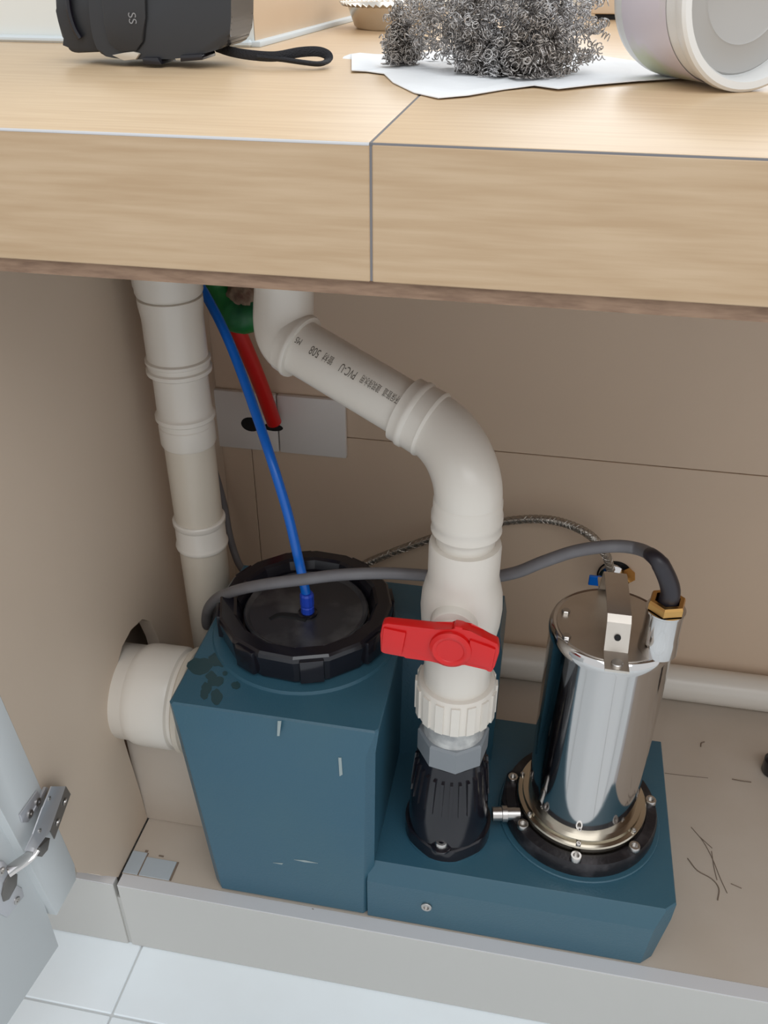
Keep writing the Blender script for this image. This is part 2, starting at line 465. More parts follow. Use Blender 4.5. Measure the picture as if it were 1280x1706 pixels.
# outlet flange (black casting, pointed front and back)
OX, OY = -.048, .645
def rhomb(a, b, z, n=40, p=1.35):
    out = []
    for i in range(n):
        t = 2 * math.pi * i / n
        c, s = math.cos(t), math.sin(t)
        k = (abs(c / a) ** p + abs(s / b) ** p) ** (-1 / p)
        k = min(k, .047)
        out.append((OX + c * k, OY + s * k, z))
    return out
bm = new(); loft(bm, [rhomb(.066, .056, .0848), rhomb(.066, .056, .0875)]); obj('flange_gasket', bm, M_TANK, tk)
bm = new(); loft(bm, [rhomb(.058, .0505, .0876), rhomb(.058, .0505, .104), rhomb(.056, .0485, .1055)])
of = obj('outlet_flange', bm, M_BLACK, tk)
bm = new(); lathe(bm, [(.044, .105), (.0425, .13), (.0405, .16), (.036, .195), (.033, .212)], (OX, OY, 0), seg=48)
for k in range(26):
    a = 2 * math.pi * k / 26
    n_ = Vector((math.cos(a), math.sin(a), 0)); t = Vector((-n_.y, n_.x, 0))
    o = Vector((OX, OY, 0))
    prism(bm, [o + n_ * .033 - t * .0016 + Vector((0, 0, .20)), o + n_ * .033 + t * .0016 + Vector((0, 0, .20)), o + n_ * .0385 + t * .0014 + Vector((0, 0, .198)), o + n_ * .0385 - t * .0014 + Vector((0, 0, .198))], n_ * .004 + Vector((0, 0, -.046)))
obj('ribbed_riser', bm, M_BLACK, of)
for yy in (.604, .688):
    bm = new(); lathe(bm, [(.0110, .1050), (.0110, .1075), (.0098, .1082)], (OX - .002, yy, 0), seg=20); obj('washer', bm, M_BLACK, of)
    screw((OX - .002, yy, .1076), (0, 0, 1), .0070, .0065, tk)

# ------------------------------------------------------------------ pump
PX, PY = .095, .690
pm = thing('submersible_pump', 'polished stainless steel pump cylinder with a strap handle bolted on the tank deck', 'pump', (PX, PY, .0885))
bm = new(); lathe(bm, [(.0835, .0886), (.0845, .092), (.0845, .103), (.0825, .1085), (.072, .1095), (.0712, .1085), (.0712, .107), (.03, .107)], (PX, PY, 0), seg=72)
bf = obj('mounting_flange', bm, M_BLKMET, pm)
# lobe of the flange towards the outlet
bm = new(); prism(bm, [(.030, .735, .0886), (.012, .715, .0886), (.008, .675, .0886), (.020, .655, .0886), (.05, .66, .0886), (.05, .735, .0886)], (0, 0, .019), .002)
obj('flange_lobe', bm, M_BLKMET, bf)
bm = new(); lathe(bm, [(.0700, .1072), (.0706, .117), (.0695, .1185), (.0650, .1190), (.0645, .1235), (.0600, .1240)], (PX, PY, 0), seg=72)
rg = obj('steel_ring', bm, M_STEELR, pm)
bm = new(); lathe(bm, [(.0590, .118), (.0592, .350), (.0600, .352), (.0600, .358), (.0585, .3622), (.0560, .3640), (.0535, .3632), (.0, .3632)], (PX, PY, 0), seg=96)
cy = obj('motor_housing', bm, M_STEEL, pm, angle=50)
bm = new(); lathe(bm, [(.0530, .3630), (.0530, .3640), (0, .3640)], (PX, PY, 0), seg=64); obj('top_plate', bm, M_STEELB, pm)
# flange bolts and ring bolts
for q in ((870, 1222), (832, 1288), (865, 1376), (960, 1428), (1057, 1409), (1090, 1333)):
    a = atz(*q, .113) - Vector((PX, PY, .113)); a.z = 0; a = a.normalized() * .0775
    o = Vector((PX, PY, .109)) + a
    screw(o, (0, 0, 1), .0062, .0055, pm)
for q in ((857, 1284), (886, 1354), (965, 1394), (1042, 1372), (1070, 1305)):
    a = atz(*q, .121) - Vector((PX, PY, .121)); a.z = 0; a = a.normalized() * .0675
    screw(Vector((PX, PY, .1188)) + a, (0, 0, 1), .0026, .003, pm, 'screw')
# side stub between the outlet flange and the pump
bm = new(); lathe(bm, [(.0075, 0), (.0075, .010), (.009, .0105), (.009, .016), (.007, .0165), (.007, .03)], (.000, .652, .110), (1, .2, 0), 24)
obj('side_plug', bm, M_BOLT, pm)
# cover screws
for q in ((943, 1020), (944, 1062)):
    c = atz(*q, .3645)
    bm = new(); lathe(bm, [(.0042, 0), (.0042, .003), (.0036, .0036)], (c.x, c.y, .364), seg=6); obj('cover_screw', bm, M_BOLT, pm)
# strap handle: bent strip of steel
h0 = atz(1028, 1108, .366); h1 = atz(1010, 985, .366)
ux = Vector((1, -.0, 0))
yA, yB = h0.y - .008, h1.y + .022
xA = h0.x; xB = h1.x + .003
pf = [(0, .3655), (.014, .3655), (.0185, .368), (.026, .394), (.030, .3985), (.036, .400), (.072, .400), (.077, .3985), (.080, .394), (.088, .369), (.092, .366), (.104, .3655)]
sc = (yB - yA) / .104
bm = new()
hw = .0108
up_, dn_ = [], []
for i, (d_, z) in enumerate(pf):
    a = Vector((d_, z)); b0 = Vector(pf[max(i - 1, 0)]); b1 = Vector(pf[min(i + 1, len(pf) - 1)])
    t = (b1 - b0).normalized(); nn = Vector((-t.y, t.x)) * .0013
    up_.append(a + nn); dn_.append(a - nn)
for s in range(2): pass
def hp(p, sx): 
    k = p.x / .104
    return Vector((xA + (xB - xA) * k + sx, yA + p.x * sc, p.y))
ringL = [hp(p, -hw) for p in up_] + [hp(p, -hw) for p in dn_[::-1]]
prism(bm, ringL, (2 * hw, 0, 0))
hd = obj('strap_handle', bm, M_STEELB, pm, angle=25)
screw((h0.x, h0.y, .3662), (0, 0, 1), .0055, .0034, pm, 'handle_bolt', socket=.01)
bm = new(); fz = hp(Vector((.0225, .381)), 0); lathe(bm, [(.003, 0), (.003, .0014), (0, .0014)], fz + Vector((0, -.0022, .0007)), (0, -.96, .28), 16); obj('handle_hole', bm, M_MATTE, hd)
# cable gland
g0 = atz(1095, 1080, .3635)
bm = new(); lathe(bm, [(.0180, 0), (.0176, .016), (.0168, .020), (.0168, .046), (.0178, .047), (.0178, .049), (.0135, .049)], g0 + Vector((0, 0, -.001)), seg=40)
gl = obj('cable_gland', bm, M_STEEL, pm)
bm = new(); lathe(bm, [(.0172, .049), (.0172, .0555), (.0160, .058), (.0120, .058), (.0112, .050)], g0, seg=6, phase=.3, cap1=False)
tag(obj('gland_nut', bm, M_BRASS, pm, angle=20), 'brass hexagonal gland nut')
GT = g0 + Vector((0, 0, .056))

# ------------------------------------------------------------------ power cable
pts = [GT + Vector((0, 0, -.008)), GT + Vector((.0005, 0, .012)), at(1106, 950, g0.y), at(1090, 928, g0.y + .004), at(1062, 914, .70), at(1020, 910, .70), at(960, 918, .70), at(905, 936, .70), at(855, 955, .702),
       at(790, 964, .704), at(715, 959, .702), at(640, 955, .694), at(565, 958, .686), at(500, 966, .682), at(445, 973, .685), at(396, 983, .700), at(362, 997, .725), at(346, 1018, .748), at(347, 1042, .765), Vector((-.3365, .768, .262)), Vector((-.3365, .770, .225))]
pp = smooth_path(pts, 7)
ci = 18
bm = new(); tube(bm, pp[ci:], .0060, 14)
cbl = thing('power_cable', 'grey pump cable arching from the steel pump across the black lid', 'cable', tuple(pp[0]))
obj('sheath', bm, M_CABLE, cbl)
bm = new(); tube(bm, pp[:ci + 6], [.0092 - .0016 * i / (ci + 6) if i < ci else .0076 - .0012 * (i - ci + 1) / 6 for i in range(ci + 6)], 16)
tag(obj('strain_sleeve', bm, M_SLEEVE, cbl), 'black rubber sleeve over the cable end')

# ------------------------------------------------------------------ discharge pipe with ball valve
dp = thing('discharge_pipe', 'white PVC discharge pipe with red-handled ball valve rising from the black flange', 'pipe', (OX, OY, .205))
bm = new(); lathe(bm, [(.0345, .212), (.0365, .214), (.0365, .240), (.0345, .2425), (.028, .2425)], (OX, OY, 0), seg=8, phase=.2)
obj('hex_adapter', bm, M_GREYPVC, dp, angle=20)
bm = new(); lathe(bm, [(.0310, .238), (.0312, .243), (.0302, .246), (.0312, .250), (.0302, .253), (.0312, .257), (.0300, .262), (.030, .275)], (OX, OY, 0), seg=40)
tag(obj('threaded_nipple', bm, M_CLEAR, dp), 'thread wrapped in sealing tape')
bm = new(); lathe(bm, [(.0365, .268), (.0385, .270), (.0388, .308), (.0370, .311), (.0335, .3115)], (OX, OY, 0), seg=48)
for k in range(16):
    a = 2 * math.pi * k / 16 + .1
    n_ = Vector((math.cos(a), math.sin(a), 0)); t = Vector((-n_.y, n_.x, 0)); o = Vector((OX, OY, .2715)) + n_ * .0375
    prism(bm, [o - t * .0045, o + t * .0045, o + t * .004 + n_ * .003, o - t * .004 + n_ * .003], (0, 0, .036))
obj('union_nut', bm, M_PVC, dp)
bm = new()
lathe(bm, [(.0325, .309), (.0325, .340), (.0318, .345), (.0318, .355), (.034, .368), (.0368, .385), (.0378, .402), (.0368, .418), (.034, .430), (.0322, .438), (.0322, .470), (.0312, .4735), (.0262, .4735)], (OX, OY, 0), seg=56)
vb = obj('valve_body', bm, M_PVC, dp)
sd = Vector((0, -1, .05)).normalized(); so = Vector((OX - .003, OY, .404))
bm = new(); lathe(bm, [(.0215, .02), (.0215, .044), (.0205, .0455), (.014, .046), (.014, .058)], so, sd, 40); obj('valve_bonnet', bm, M_PVC, vb)
# red butterfly handle, perpendicular to the stem
ho = so + sd * .056
bx, by, bz = frame(sd)
hx = Vector((1, 0, 0)); hz = Vector((0, .05, 1)).normalized()
def H(u, v, d=0):
    a = math.radians(-4)
    return ho + hx * (u * math.cos(a) - v * math.sin(a)) + hz * (u * math.sin(a) + v * math.cos(a)) + sd * d
bm = new()
outl = [(-.0600, .0115), (-.0610, .0), (-.0590, -.0185), (-.0560, -.0200), (-.0385, -.0200), (-.037, -.0185), (-.014, -.0170), (-.007, -.0205), (.002, -.0215), (.010, -.0190), (.0145, -.0140), (.0330, -.0150), (.0345, -.0185), (.0390, -.0190), (.0410, -.012), (.0425, .004), (.0400, .0130), (.0260, .0175), (.0150, .0200), (.0080, .0235), (.0015, .0235), (.0, .0180), (-.0150, .0165), (-.0560, .0135)]
prism(bm, [H(u, v, 0) for u, v in outl], sd * .011, .0016)
vh = tag(obj('valve_handle', bm, M_RED, dp, angle=30), 'red butterfly valve handle')
bm = new(); lathe(bm, [(.0185, .009), (.0180, .0145), (.0150, .0165), (.0125, .0160), (.0115, .0150), (0, .0150)], H(.001, 0), sd, 40); obj('hub_cap', bm, M_RED, vh)
bm = new(); prism(bm, [H(-.0585, .010, .0105), H(-.0585, -.016, .0105), H(-.040, -.016, .0105), H(-.0385, .009, .0105)], sd * .003, .0012); obj('grip_pad', bm, M_RED, vh)
bm = new(); prism(bm, [H(.016, .014, .0105), H(.016, -.011, .0105), H(.039, -.013, .0105), H(.039, .009, .0105)], sd * .003, .0012); obj('grip_pad', bm, M_RED, vh)
# neck and elbow
bm = new(); lathe(bm, [(.0262, .468), (.0262, .500)], (OX, OY, 0), seg=48); obj('pipe', bm, M_PVC, dp)
EL0 = Vector((OX, OY, .483))
bm = new()
lathe(bm, [(.0262, .4845), (.0300, .4850), (.0312, .4875), (.0305, .4905), (.0300, .494), (.0312, .497), (.0312, .5035), (.0300, .506), (.0300, .5165), (.0285, .519)], (OX, OY, 0), seg=48)
obj('elbow_socket', bm, M_PVC, dp)
A = Vector((OX, OY, .517))                       # top of vertical leg
Bq = at(716, 706, .690)                           # start of the diagonal pipe
Dq = at(497, 576, .735)                           # end of the diagonal pipe
dv = (Dq - Bq).normalized()
# smooth bend between vertical and diagonal
def bend(p0, t0, p1, t1, n=20):
    L_ = (p1 - p0).length
    out = []
    k = L_ * 1.05
    for i in range(n + 1):
        t = i / n
        h00 = 2 * t ** 3 - 3 * t * t + 1; h10 = t ** 3 - 2 * t * t + t; h01 = -2 * t ** 3 + 3 * t * t; h11 = t ** 3 - t * t
        out.append(p0 * h00 + t0 * (k * h10) + p1 * h01 + t1 * (k * h11))
    return out
bm = new(); tube(bm, bend(A, Vector((0, 0, 1)), Bq, dv, 26), .0292, 40)
obj('elbow', bm, M_PVC, dp)
def sleeve(o, d, prof, name, m=M_PVC, seg=44):
    bm = new(); lathe(bm, prof, o, d, seg); return obj(name, bm, m, dp)
sleeve(Bq - dv * .004, dv, [(.0292, 0), (.0305, .001), (.0312, .003), (.0305, .005), (.0302, .016), (.0315, .018), (.0315, .0215), (.0302, .0235), (.0302, .030), (.0262, .0305)], 'elbow_socket')
bm = new(); tube(bm, [Bq, Bq + (Dq - Bq) * .5, Dq], .0255, 48); pipe_d = obj('pipe', bm, M_PVC, dp)
sleeve(Dq + dv * -.004, dv, [(.0262, 0), (.0300, .0003), (.0306, .002), (.0306, .004), (.0296, .006), (.0290, .014)], 'elbow_socket')
Eq = at(473, 474, .752)
bm = new(); tube(bm, bend(Dq + dv * .004, dv, Eq, Vector((0, .0, 1)), 22) + [Eq + Vector((0, 0, .055))], [.0288 - .0022 * i / 23 for i in range(24)], 40)
obj('elbow', bm, M_PVC, dp)
# printed text along the pipe, read from the far end
def pipe_text(s, pos, size, sqz=.6, name='printing'):
    cu = bpy.data.curves.new('txt', 'FONT'); cu.body = s; cu.size = size
    to = bpy.data.objects.new('txt', cu); scene.collection.objects.link(to)
    dg = bpy.context.evaluated_depsgraph_get()
    me = bpy.data.meshes.new_from_object(to.evaluated_get(dg))
    bm = new(); bm.from_mesh(me)
    bpy.data.objects.remove(to); bpy.data.curves.remove(cu); bpy.data.meshes.remove(me)
    bmesh.ops.triangulate(bm, faces=bm.faces[:])
    bmesh.ops.subdivide_edges(bm, edges=bm.edges[:], cuts=3, use_grid_fill=True)
    vx = dv                                                    # text runs from the lower end to the upper end
    mid = (Bq + Dq) / 2
    vN = (CAM - mid); vN = (vN - vx * vN.dot(vx)).normalized()  # towards the viewer
    vU = vN.cross(vx)
    R_ = .02568
    L_ = (Dq - Bq).length
    for v in bm.verts:
        u, h = v.co.x * sqz, v.co.y
        a = h / R_ + ROT_T
        v.co = Bq + vx * (pos * L_ + u) + (vN * math.cos(a) + vU * math.sin(a)) * R_
    bmesh.ops.recalc_face_normals(bm, faces=bm.faces)
    return tag(obj(name, bm, M_INK, pipe_d, recalc=False), 'dark printed lettering on the pipe')
ROT_T = -.26
pipe_text('环保管道', .185, .0085, .50)
pipe_text('建筑排水用', .325, .0085, .48)
pipe_text('PVC-U', .500, .0115, .52)
pipe_text('管材', .672, .0088, .62)
pipe_text('508', .772, .0115, .60)
pipe_text('M5', .915, .0085, .60)

# ------------------------------------------------------------------ basin drain pipe on the left
LPX, LPY = -.3665, .800
lp = thing('drain_pipe', 'upright white PVC drain pipe with stacked couplings beside the left panel', 'pipe', (LPX, LPY, 0))
bm = new(); lathe(bm, [(.0272, .05), (.0272, ZP - .002)], (LPX, LPY, 0), seg=48); obj('pipe', bm, M_PVCO, lp)
def col_(name, prof, m=M_PVC): 
    bm = new(); lathe(bm, prof, (LPX, LPY, 0), seg=48); obj(name, bm, m, lp)
col_('coupling', [(.0275, .620), (.0325, .624), (.0336, .627), (.0336, .632), (.0345, .634), (.0352, ZP - .002), (.033, ZP - .002)])
col_('coupling', [(.0275, .540), (.0322, .5405), (.0338, .5420), (.0338, .5460), (.0318, .5475), (.0316, .5520), (.0336, .5535), (.0336, .5565), (.0312, .5580), (.0308, .600), (.0325, .615), (.0325, .621), (.0300, .6215)])
col_('coupling', [(.0275, .487), (.0306, .4875), (.0318, .489), (.0318, .4935), (.0302, .4950), (.0290, .497), (.0285, .535), (.0290, .541)])
col_('coupling', [(.0272, .457), (.0288, .4575), (.0298, .460), (.0298, .480), (.0290, .481), (.0292, .487), (.0280, .4885)])
col_('coupling', [(.0272, .322), (.0298, .3225), (.0304, .325), (.0298, .3275), (.0288, .329), (.0286, .352), (.0300, .354), (.0302, .3590), (.0290, .3605), (.0272, .361)])

# ------------------------------------------------------------------ big inlet fitting and the block below it
IY, IZ = .672, .199
it = thing('inlet_fitting', 'wide white PVC inlet sleeve between the left panel and the tank', 'pipe fitting', (-.37, IY, IZ - .058))
ax = (-1, 0, 0)
bm = new(); lathe(bm, [(.050, 0), (.0565, .002), (.0590, .005), (.0590, .012), (.0570, .014), (.0570, .019), (.0592, .021), (.0592, .0265), (.0560, .029), (.0540, .030)], (-.3195, IY, IZ), ax, 64)
obj('socket_ring', bm, M_PVCO, it)
bm = new(); lathe(bm, [(.0535, .024), (.0535, .034), (.0565, .036), (.0575, .040), (.0575, .072), (.0565, .080), (.0540, .086), (.0535, .0868), (.0530, .160), (.046, .160)], (-.3195, IY, IZ), ax, 64)
obj('sleeve', bm, M_PVC, it)
bm = new(); box(bm, (XW - .006, .653, .0002), (-.333, .735, .1392), .001, 1)
tag(obj('support_block', bm, M_BASE, loc=(-.375, .69, 0)), 'beige block on the cabinet floor holding up the wide inlet sleeve', 'block')
# batten strip in dark brown, behind the cut-out
bm = new(); box(bm, (-.482, .722, .0), (-.462, .738, .40), .001, 1)
tag(obj('dark_filler', bm, M_PLY, loc=(-.472, .73, 0)), 'dark batten glimpsed through the cut-out above the inlet sleeve', 'filler')

# ------------------------------------------------------------------ pipe along the foot of the back wall
bm = new(); lathe(bm, [(.0215, 0), (.0252, 0), (.0252, 1.25), (.0215, 1.25)], (-.30, YB - .0258, .0255), (1, 0, 0), 48)
tag(obj('floor_pipe', bm, M_PVC, loc=(.2, YB - .0258, 0)), 'white PVC pipe lying along the foot of the back wall', 'pipe')

# ------------------------------------------------------------------ wall plates
def plate(x0, x1, label, hole):
    t = thing('wall_plate', label, 'wall plate', ((x0 + x1) / 2, YB, .329), 'white wall plates behind the pipes')
    z0, z1 = .3302, .4158
    bm = new(); box(bm, (x0, YB - .009, z0), (x1, YB - .0002, z1), .0022, 2); f = obj('cover', bm, M_PLATE, t)
    if hole:
        c = at(418, 707, YB - .009); e = at(455, 712, YB - .009)
        bm = new(); prism(bm, [Vector((c.x + .0135 * math.cos(a) , YB - .0094, c.z + .0105 * math.sin(a))) for a in [i * math.pi / 12 for i in range(24)]], (0, .001, 0)); obj('cable_hole', bm, M_MATTE, t)
        bm = new(); prism(bm, [Vector((e.x + .014 * math.cos(a), YB - .0094, e.z + .0055 * math.sin(a))) for a in [i * math.pi / 12 for i in range(24)]], (0, .001, 0)); obj('cable_hole', bm, M_MATTE, t)
    return t
xl, xm, xr = -.4225, at(463, 660, YB).x, -.2420
plate(xl, xm - .0006, 'white wall plate with a dark round cable hole, left of the pair', True)
plate(xm + .0006, xr, 'blank white wall plate under the sloping pipe, right of the pair', False)

# ------------------------------------------------------------------ red conduit, green wrap, blue tube
bm = new()
rp = [at(370, 500, .945), at(398, 555, .955), at(430, 630, .975), at(457, 704, .998)]
tube(bm, smooth_path(rp, 6), .0098, 20, cap=False)
rc = thing('red_conduit', 'short red plastic conduit slanting down from the green wrap to the wall plate', 'conduit', tuple(rp[-1]))
ro = obj('conduit', bm, M_REDP, rc)
bm = new(); d_ = (rp[-1] - rp[-2]).normalized(); lathe(bm, [(.0098, 0), (.0074, 0), (.0074, -.02), (0, -.02)], rp[-1], d_, 20, cap0=False); obj('bore', bm, M_MATTE, rc)
gw = thing('wrapped_pipe_end', 'green tape wrapped around a foam-filled pipe end under the worktop', 'pipe', tuple(at(395, 520, .93)))
bm = new()
gp = smooth_path([at(350, 430, .925), at(360, 480, .922), at(378, 515, .915), at(402, 529, .912), at(424, 520, .918), at(434, 490, .93)], 7)
random.seed(2)
rad = [.0140 + .0050 * math.sin(i / len(gp) * math.pi) + random.uniform(-.0008, .0008) for i in range(len(gp))]
tube(bm, gp, rad, 16); obj('green_tape', bm, M_GREEN, gw, angle=60)
bm = new()
bmesh.ops.create_icosphere(bm, subdivisions=4, radius=1)
cc = at(406, 494, .922)
for v in bm.verts:
    k = 1 + .10 * math.sin(v.co.x * 9 + 1) * math.sin(v.co.z * 8) + .06 * math.sin(v.co.x * 21 + v.co.z * 17)
    v.co = cc + Vector((v.co.x * .021 * k, v.co.y * .017 * k, v.co.z * .024 * k))
obj('foam', bm, M_FOAM, gw, angle=80)
bt = thing('air_tube', 'bright blue plastic tube running up from the black lid past the drain pipe', 'tube', tuple(LC + Vector((.006, -.018, .0212))))
b0 = atz(513, 1022, .3100)
bp_ = [b0 + Vector((0, 0, .022)), at(505, 965, b0.y + .004), at(493, 912, b0.y + .014), at(478, 850, b0.y + .03), at(452, 765, .765), at(424, 682, .80), at(400, 615, .825), at(376, 556, .843), at(352, 508, .862), at(330, 470, .875)]
bm = new(); tube(bm, smooth_path(bp_, 8), .0052, 16); obj('tube', bm, M_BLUE, bt)
bm = new(); lathe(bm, [(.0072, .0), (.0072, .010), (.0066, .011), (.0066, .0125), (.0075, .0135), (.0075, .0255), (.0062, .028), (.005, .028)], b0, seg=12); obj('compression_nut', bm, M_BLUEN, bt, angle=20)
bm = new(); lathe(bm, [(.0105, 0), (.0105, .002), (.009, .003)], b0, seg=20); obj('base_washer', bm, M_BLACK, bt)

# thin cable behind the drain pipe
cp = [at(352, 770, .985), at(362, 800, .985), at(374, 845, .98), at(382, 890, .965), at(396, 935, .95), at(415, 965, .93), at(430, 1000, .91), at(440, 1060, .90)]
bm = new(); tube(bm, smooth_path(cp, 7), .0050, 12)
tag(obj('thin_cable', bm, M_CABLE, loc=tuple(cp[-1])), 'thin dark grey cable hanging behind the drain pipe', 'cable')

# ------------------------------------------------------------------ braided hose and angle valve
hp_ = [at(1018, 950, 1.000), at(1010, 925, .985), at(985, 893, .975), at(945, 873, .985), at(900, 865, .992), at(838, 869, 1.0), at(770, 882, 1.005), at(700, 904, 1.005), at(640, 926, 1.0), at(600, 946, .99), at(560, 985, .96)]
hpp = smooth_path(hp_, 14)
bh = thing('braided_hose', 'woven steel water hose curving along the back wall behind the valve', 'hose', tuple(hp_[-1]))
bm = new(); tube(bm, hpp, .0054, 12); obj('hose', bm, M_BRAID, bh)
bm = new()
for s in (1, -1):
    for ph in range(4):
        pts_ = []
        T0 = None
        for i in range(len(hpp)):
            a_ = hpp[max(i - 1, 0)]; b_ = hpp[min(i + 1, len(hpp) - 1)]
            x_, y_, z_ = frame(b_ - a_, (0, 1, 0))
            an = s * i * .75 + ph * math.pi / 2
            pts_.append(hpp[i] + (x_ * math.cos(an) + y_ * math.sin(an)) * .0056)
        tube(bm, pts_, .0006, 4, cap=False)
obj('braid', bm, M_BRAID, bh)
av = thing('angle_valve', 'brass angle valve with a blue marker at the wall behind the pump handle', 'valve', tuple(at(1022, 955, YB)))
vc = at(1024, 958, YB)
bm = new(); lathe(bm, [(.0235, 0), (.0235, .0012), (0, .0012)], vc, (0, -1, 0), 40); obj('wall_hole', bm, M_MATTE, av)
bm = new(); lathe(bm, [(.0190, 0), (.0190, .008), (.012, .012), (.012, .030), (.0085, .031)], vc + Vector((-.003, -.001, .002)), (0, -1, 0), 32); obj('valve_body', bm, M_STEEL, av)
bm = new(); lathe(bm, [(.0105, 0), (.0105, .012), (.008, .013)], vc + Vector((.012, -.008, .004)), (.5, -.5, .7), 6); obj('nut', bm, M_BRASS, av)
bm = new(); box(bm, at(980, 975, .985), at(1003, 962, .985) + Vector((0, .004, 0)), .0008, 1); obj('marker', bm, M_BLUE, av)

# dark round foot at the right edge
bc = at(1289, 1287, .874)
bm = new(); lathe(bm, [(.0135, .0004), (.0150, .003), (.0150, .022), (.0120, .0255), (.0, .0258)], (bc.x, .876, 0), seg=32)
tag(obj('rubber_foot', bm, M_BLACK, loc=(bc.x, .876, 0)), 'black round rubber foot at the right edge of the board', 'rubber foot')

# ------------------------------------------------------------------ cabinet door and hinge
DH = Vector((XW - .0075, .4580, 0))
ZD = .040
DX = atz(13, 1706, ZD) - DH; DX.z = 0; DX = DX.normalized()
DT = Vector((DX.y, -DX.x, 0)).normalized()
bm = new()
q0 = DH + Vector((0, 0, ZD)); q1 = q0 + DX * .40
prism(bm, [q0, q1, q1 + DT * .018, q0 + DT * .018], (0, 0, ZP - .02 - ZD), .0012)
obj('door', bm, M_DOOR, cb)
hl = atx(70, 1380, XW)
hg = bpy.data.objects.new('hinge', None); scene.collection.objects.link(hg); hg.empty_display_size = .02
hg.parent = cb; hg.location = hl - Vector(cb['_w']); hg['_w'] = tuple(hl)
tag(hg, 'nickel concealed hinge joining the grey door and the pale jamb')
X0 = XW + .0004
def P2(l, x): return [atx(a, b, x) for a, b in l]
bm = new(); prism(bm, P2([(63, 1317), (69, 1331), (48, 1370), (38, 1371), (34, 1358)], X0 + .002), (-.002, 0, 0), .0005); obj('mounting_wing', bm, M_HINGE, hg)
bm = new(); prism(bm, P2([(77, 1311), (82, 1313), (62, 1352), (56, 1352)], X0 + .003), (-.003, 0, 0), .0004); obj('mounting_rail', bm, M_HINGE, hg)
for q in ((63, 1336), (50, 1356)):
    screw(atx(*q, X0 + .002), (1, 0, 0), .0042, .0012, hg, 'screw', socket=.4)
AX = X0 + .012
bm = new(); prism(bm, P2([(86, 1310), (110, 1310), (84, 1384), (66, 1408), (58, 1420), (42, 1417), (56, 1390), (72, 1345)], AX), (-.0014, 0, 0), .0005); arm = obj('hinge_arm', bm, M_HINGE, hg)
e0, e1 = atx(110, 1310, AX), atx(84, 1384, AX)
s0, s1 = atx(118, 1323, AX - .004), atx(91, 1398, AX - .004)
bm = new(); prism(bm, [e0, e1, s1, s0], (-.0012, 0, 0)); obj('arm_side', bm, M_HINGED, hg)
bm = new(); prism(bm, P2([(66, 1412), (84, 1396), (80, 1416), (70, 1428)], AX - .003), (-.006, 0, 0), .0004); obj('arm_foot', bm, M_HINGED, hg)
for q in ((82, 1330), (66, 1384)):
    screw(atx(*q, AX), (1, 0, 0), .0022, .0008, hg, 'screw', socket=.4)
for t in (.26, .72):
    o = (e0 + s0) / 2 + ((e1 + s1) / 2 - (e0 + s0) / 2) * t + Vector((.0003, 0, 0))
    bm = new(); lathe(bm, [(.0036, 0), (.0036, .0010), (.0026, .0010), (.0024, .0004), (0, .0004)], o, (1, .1, -.3), 20); obj('adjust_screw', bm, M_BOLT, hg)
bm = new(); k0, k1 = atx(58, 1414, AX - .001), atx(28, 1442, AX - .012)
tube(bm, smooth_path([k0, (k0 + k1) / 2 + Vector((.003, 0, .001)), k1, atx(14, 1452, AX - .018)], 5), .0062, 12, sy=.35); obj('knuckle', bm, M_STEEL, hg)
# cup plate screwed on the door
fN = -DT
cO = DH + DX * .041
def on_door(px, py, off=.0):
    d = ray(px, py); p0 = DH + fN * off
    t = (p0 - CAM).dot(fN) / d.dot(fN)
    return CAM + d * t
bm = new(); prism(bm, [on_door(x, y, .0006) for x, y in [(-14, 1432), (4, 1434), (14, 1446), (16, 1470), (34, 1478), (38, 1492), (10, 1528), (-2, 1522), (-16, 1480)]], fN * .0018, .0006); obj('cup_plate', bm, M_HINGE, hg)
cu_ = on_door(13, 1478, .0022)
bm = new(); prism(bm, [on_door(x, y, .0024) for x, y in [(16, 1452), (28, 1456), (27, 1474), (14, 1498), (5, 1502), (2, 1490), (6, 1470)]], fN * .0010, .0003); tag(obj('cup_recess', bm, M_HINGED, hg), 'dark metal hinge cup')
screw(on_door(28, 1500, .0022), fN, .0038, .0012, hg, 'screw', socket=.4)
screw(on_door(2, 1452, .0022), fN, .0042, .0012, hg, 'screw', socket=.4)

# ------------------------------------------------------------------ things on the worktop
# tape measure
TY = .862 * K
tm = thing('tape_measure', 'black tape measure lying on the worktop beside the white wall', 'tape measure', (-.385, TY, ZT))
def prof_xz(l, Y): return [at(x, y, Y) for x, y in l]
bm = new()
body = prof_xz([(166, 92), (200, 98), (250, 99), (300, 97), (352, 86), (378, 74), (384, 45), (385, 10), (383, -60), (360, -100), (300, -122), (220, -122), (165, -100), (150, -50), (148, 10), (154, 60)], TY - .025)
body = smooth_path(body + [body[0]], 3)[:-1]
for v in body: v.z = max(v.z, ZT + .004)
prism(bm, body, (0, .055, 0), .003)
cs = obj('case', bm, M_TAPE, tm, angle=40)
bm = new()
pn = prof_xz([(172, 40), (180, 72), (200, 88), (226, 86), (238, 70), (242, 30), (240, -60), (180, -70), (166, -20)], TY - .0285)
prism(bm, pn, (0, .005, 0), .0018); obj('front_plate', bm, M_TAPEG, cs)
bm = new()
lb = prof_xz([(98, -20), (90, 0), (93, 18), (97, 36), (101, 62), (110, 73), (112, 84), (122, 89), (168, 87), (160, 60), (152, 20), (150, -20)], TY - .018)
for v in lb: v.z = max(v.z, ZT + .003)
prism(bm, lb, (0, .044, 0), .003); obj('nose', bm, M_TAPEG, tm)
bm = new()
tube(bm, smooth_path(prof_xz([(112, -10), (116, 20), (124, 46), (134, 64)], TY - .021), 5), .0026, 8); tag(obj('thumb_lock', bm, M_BLACK, tm), 'glossy thumb lock')
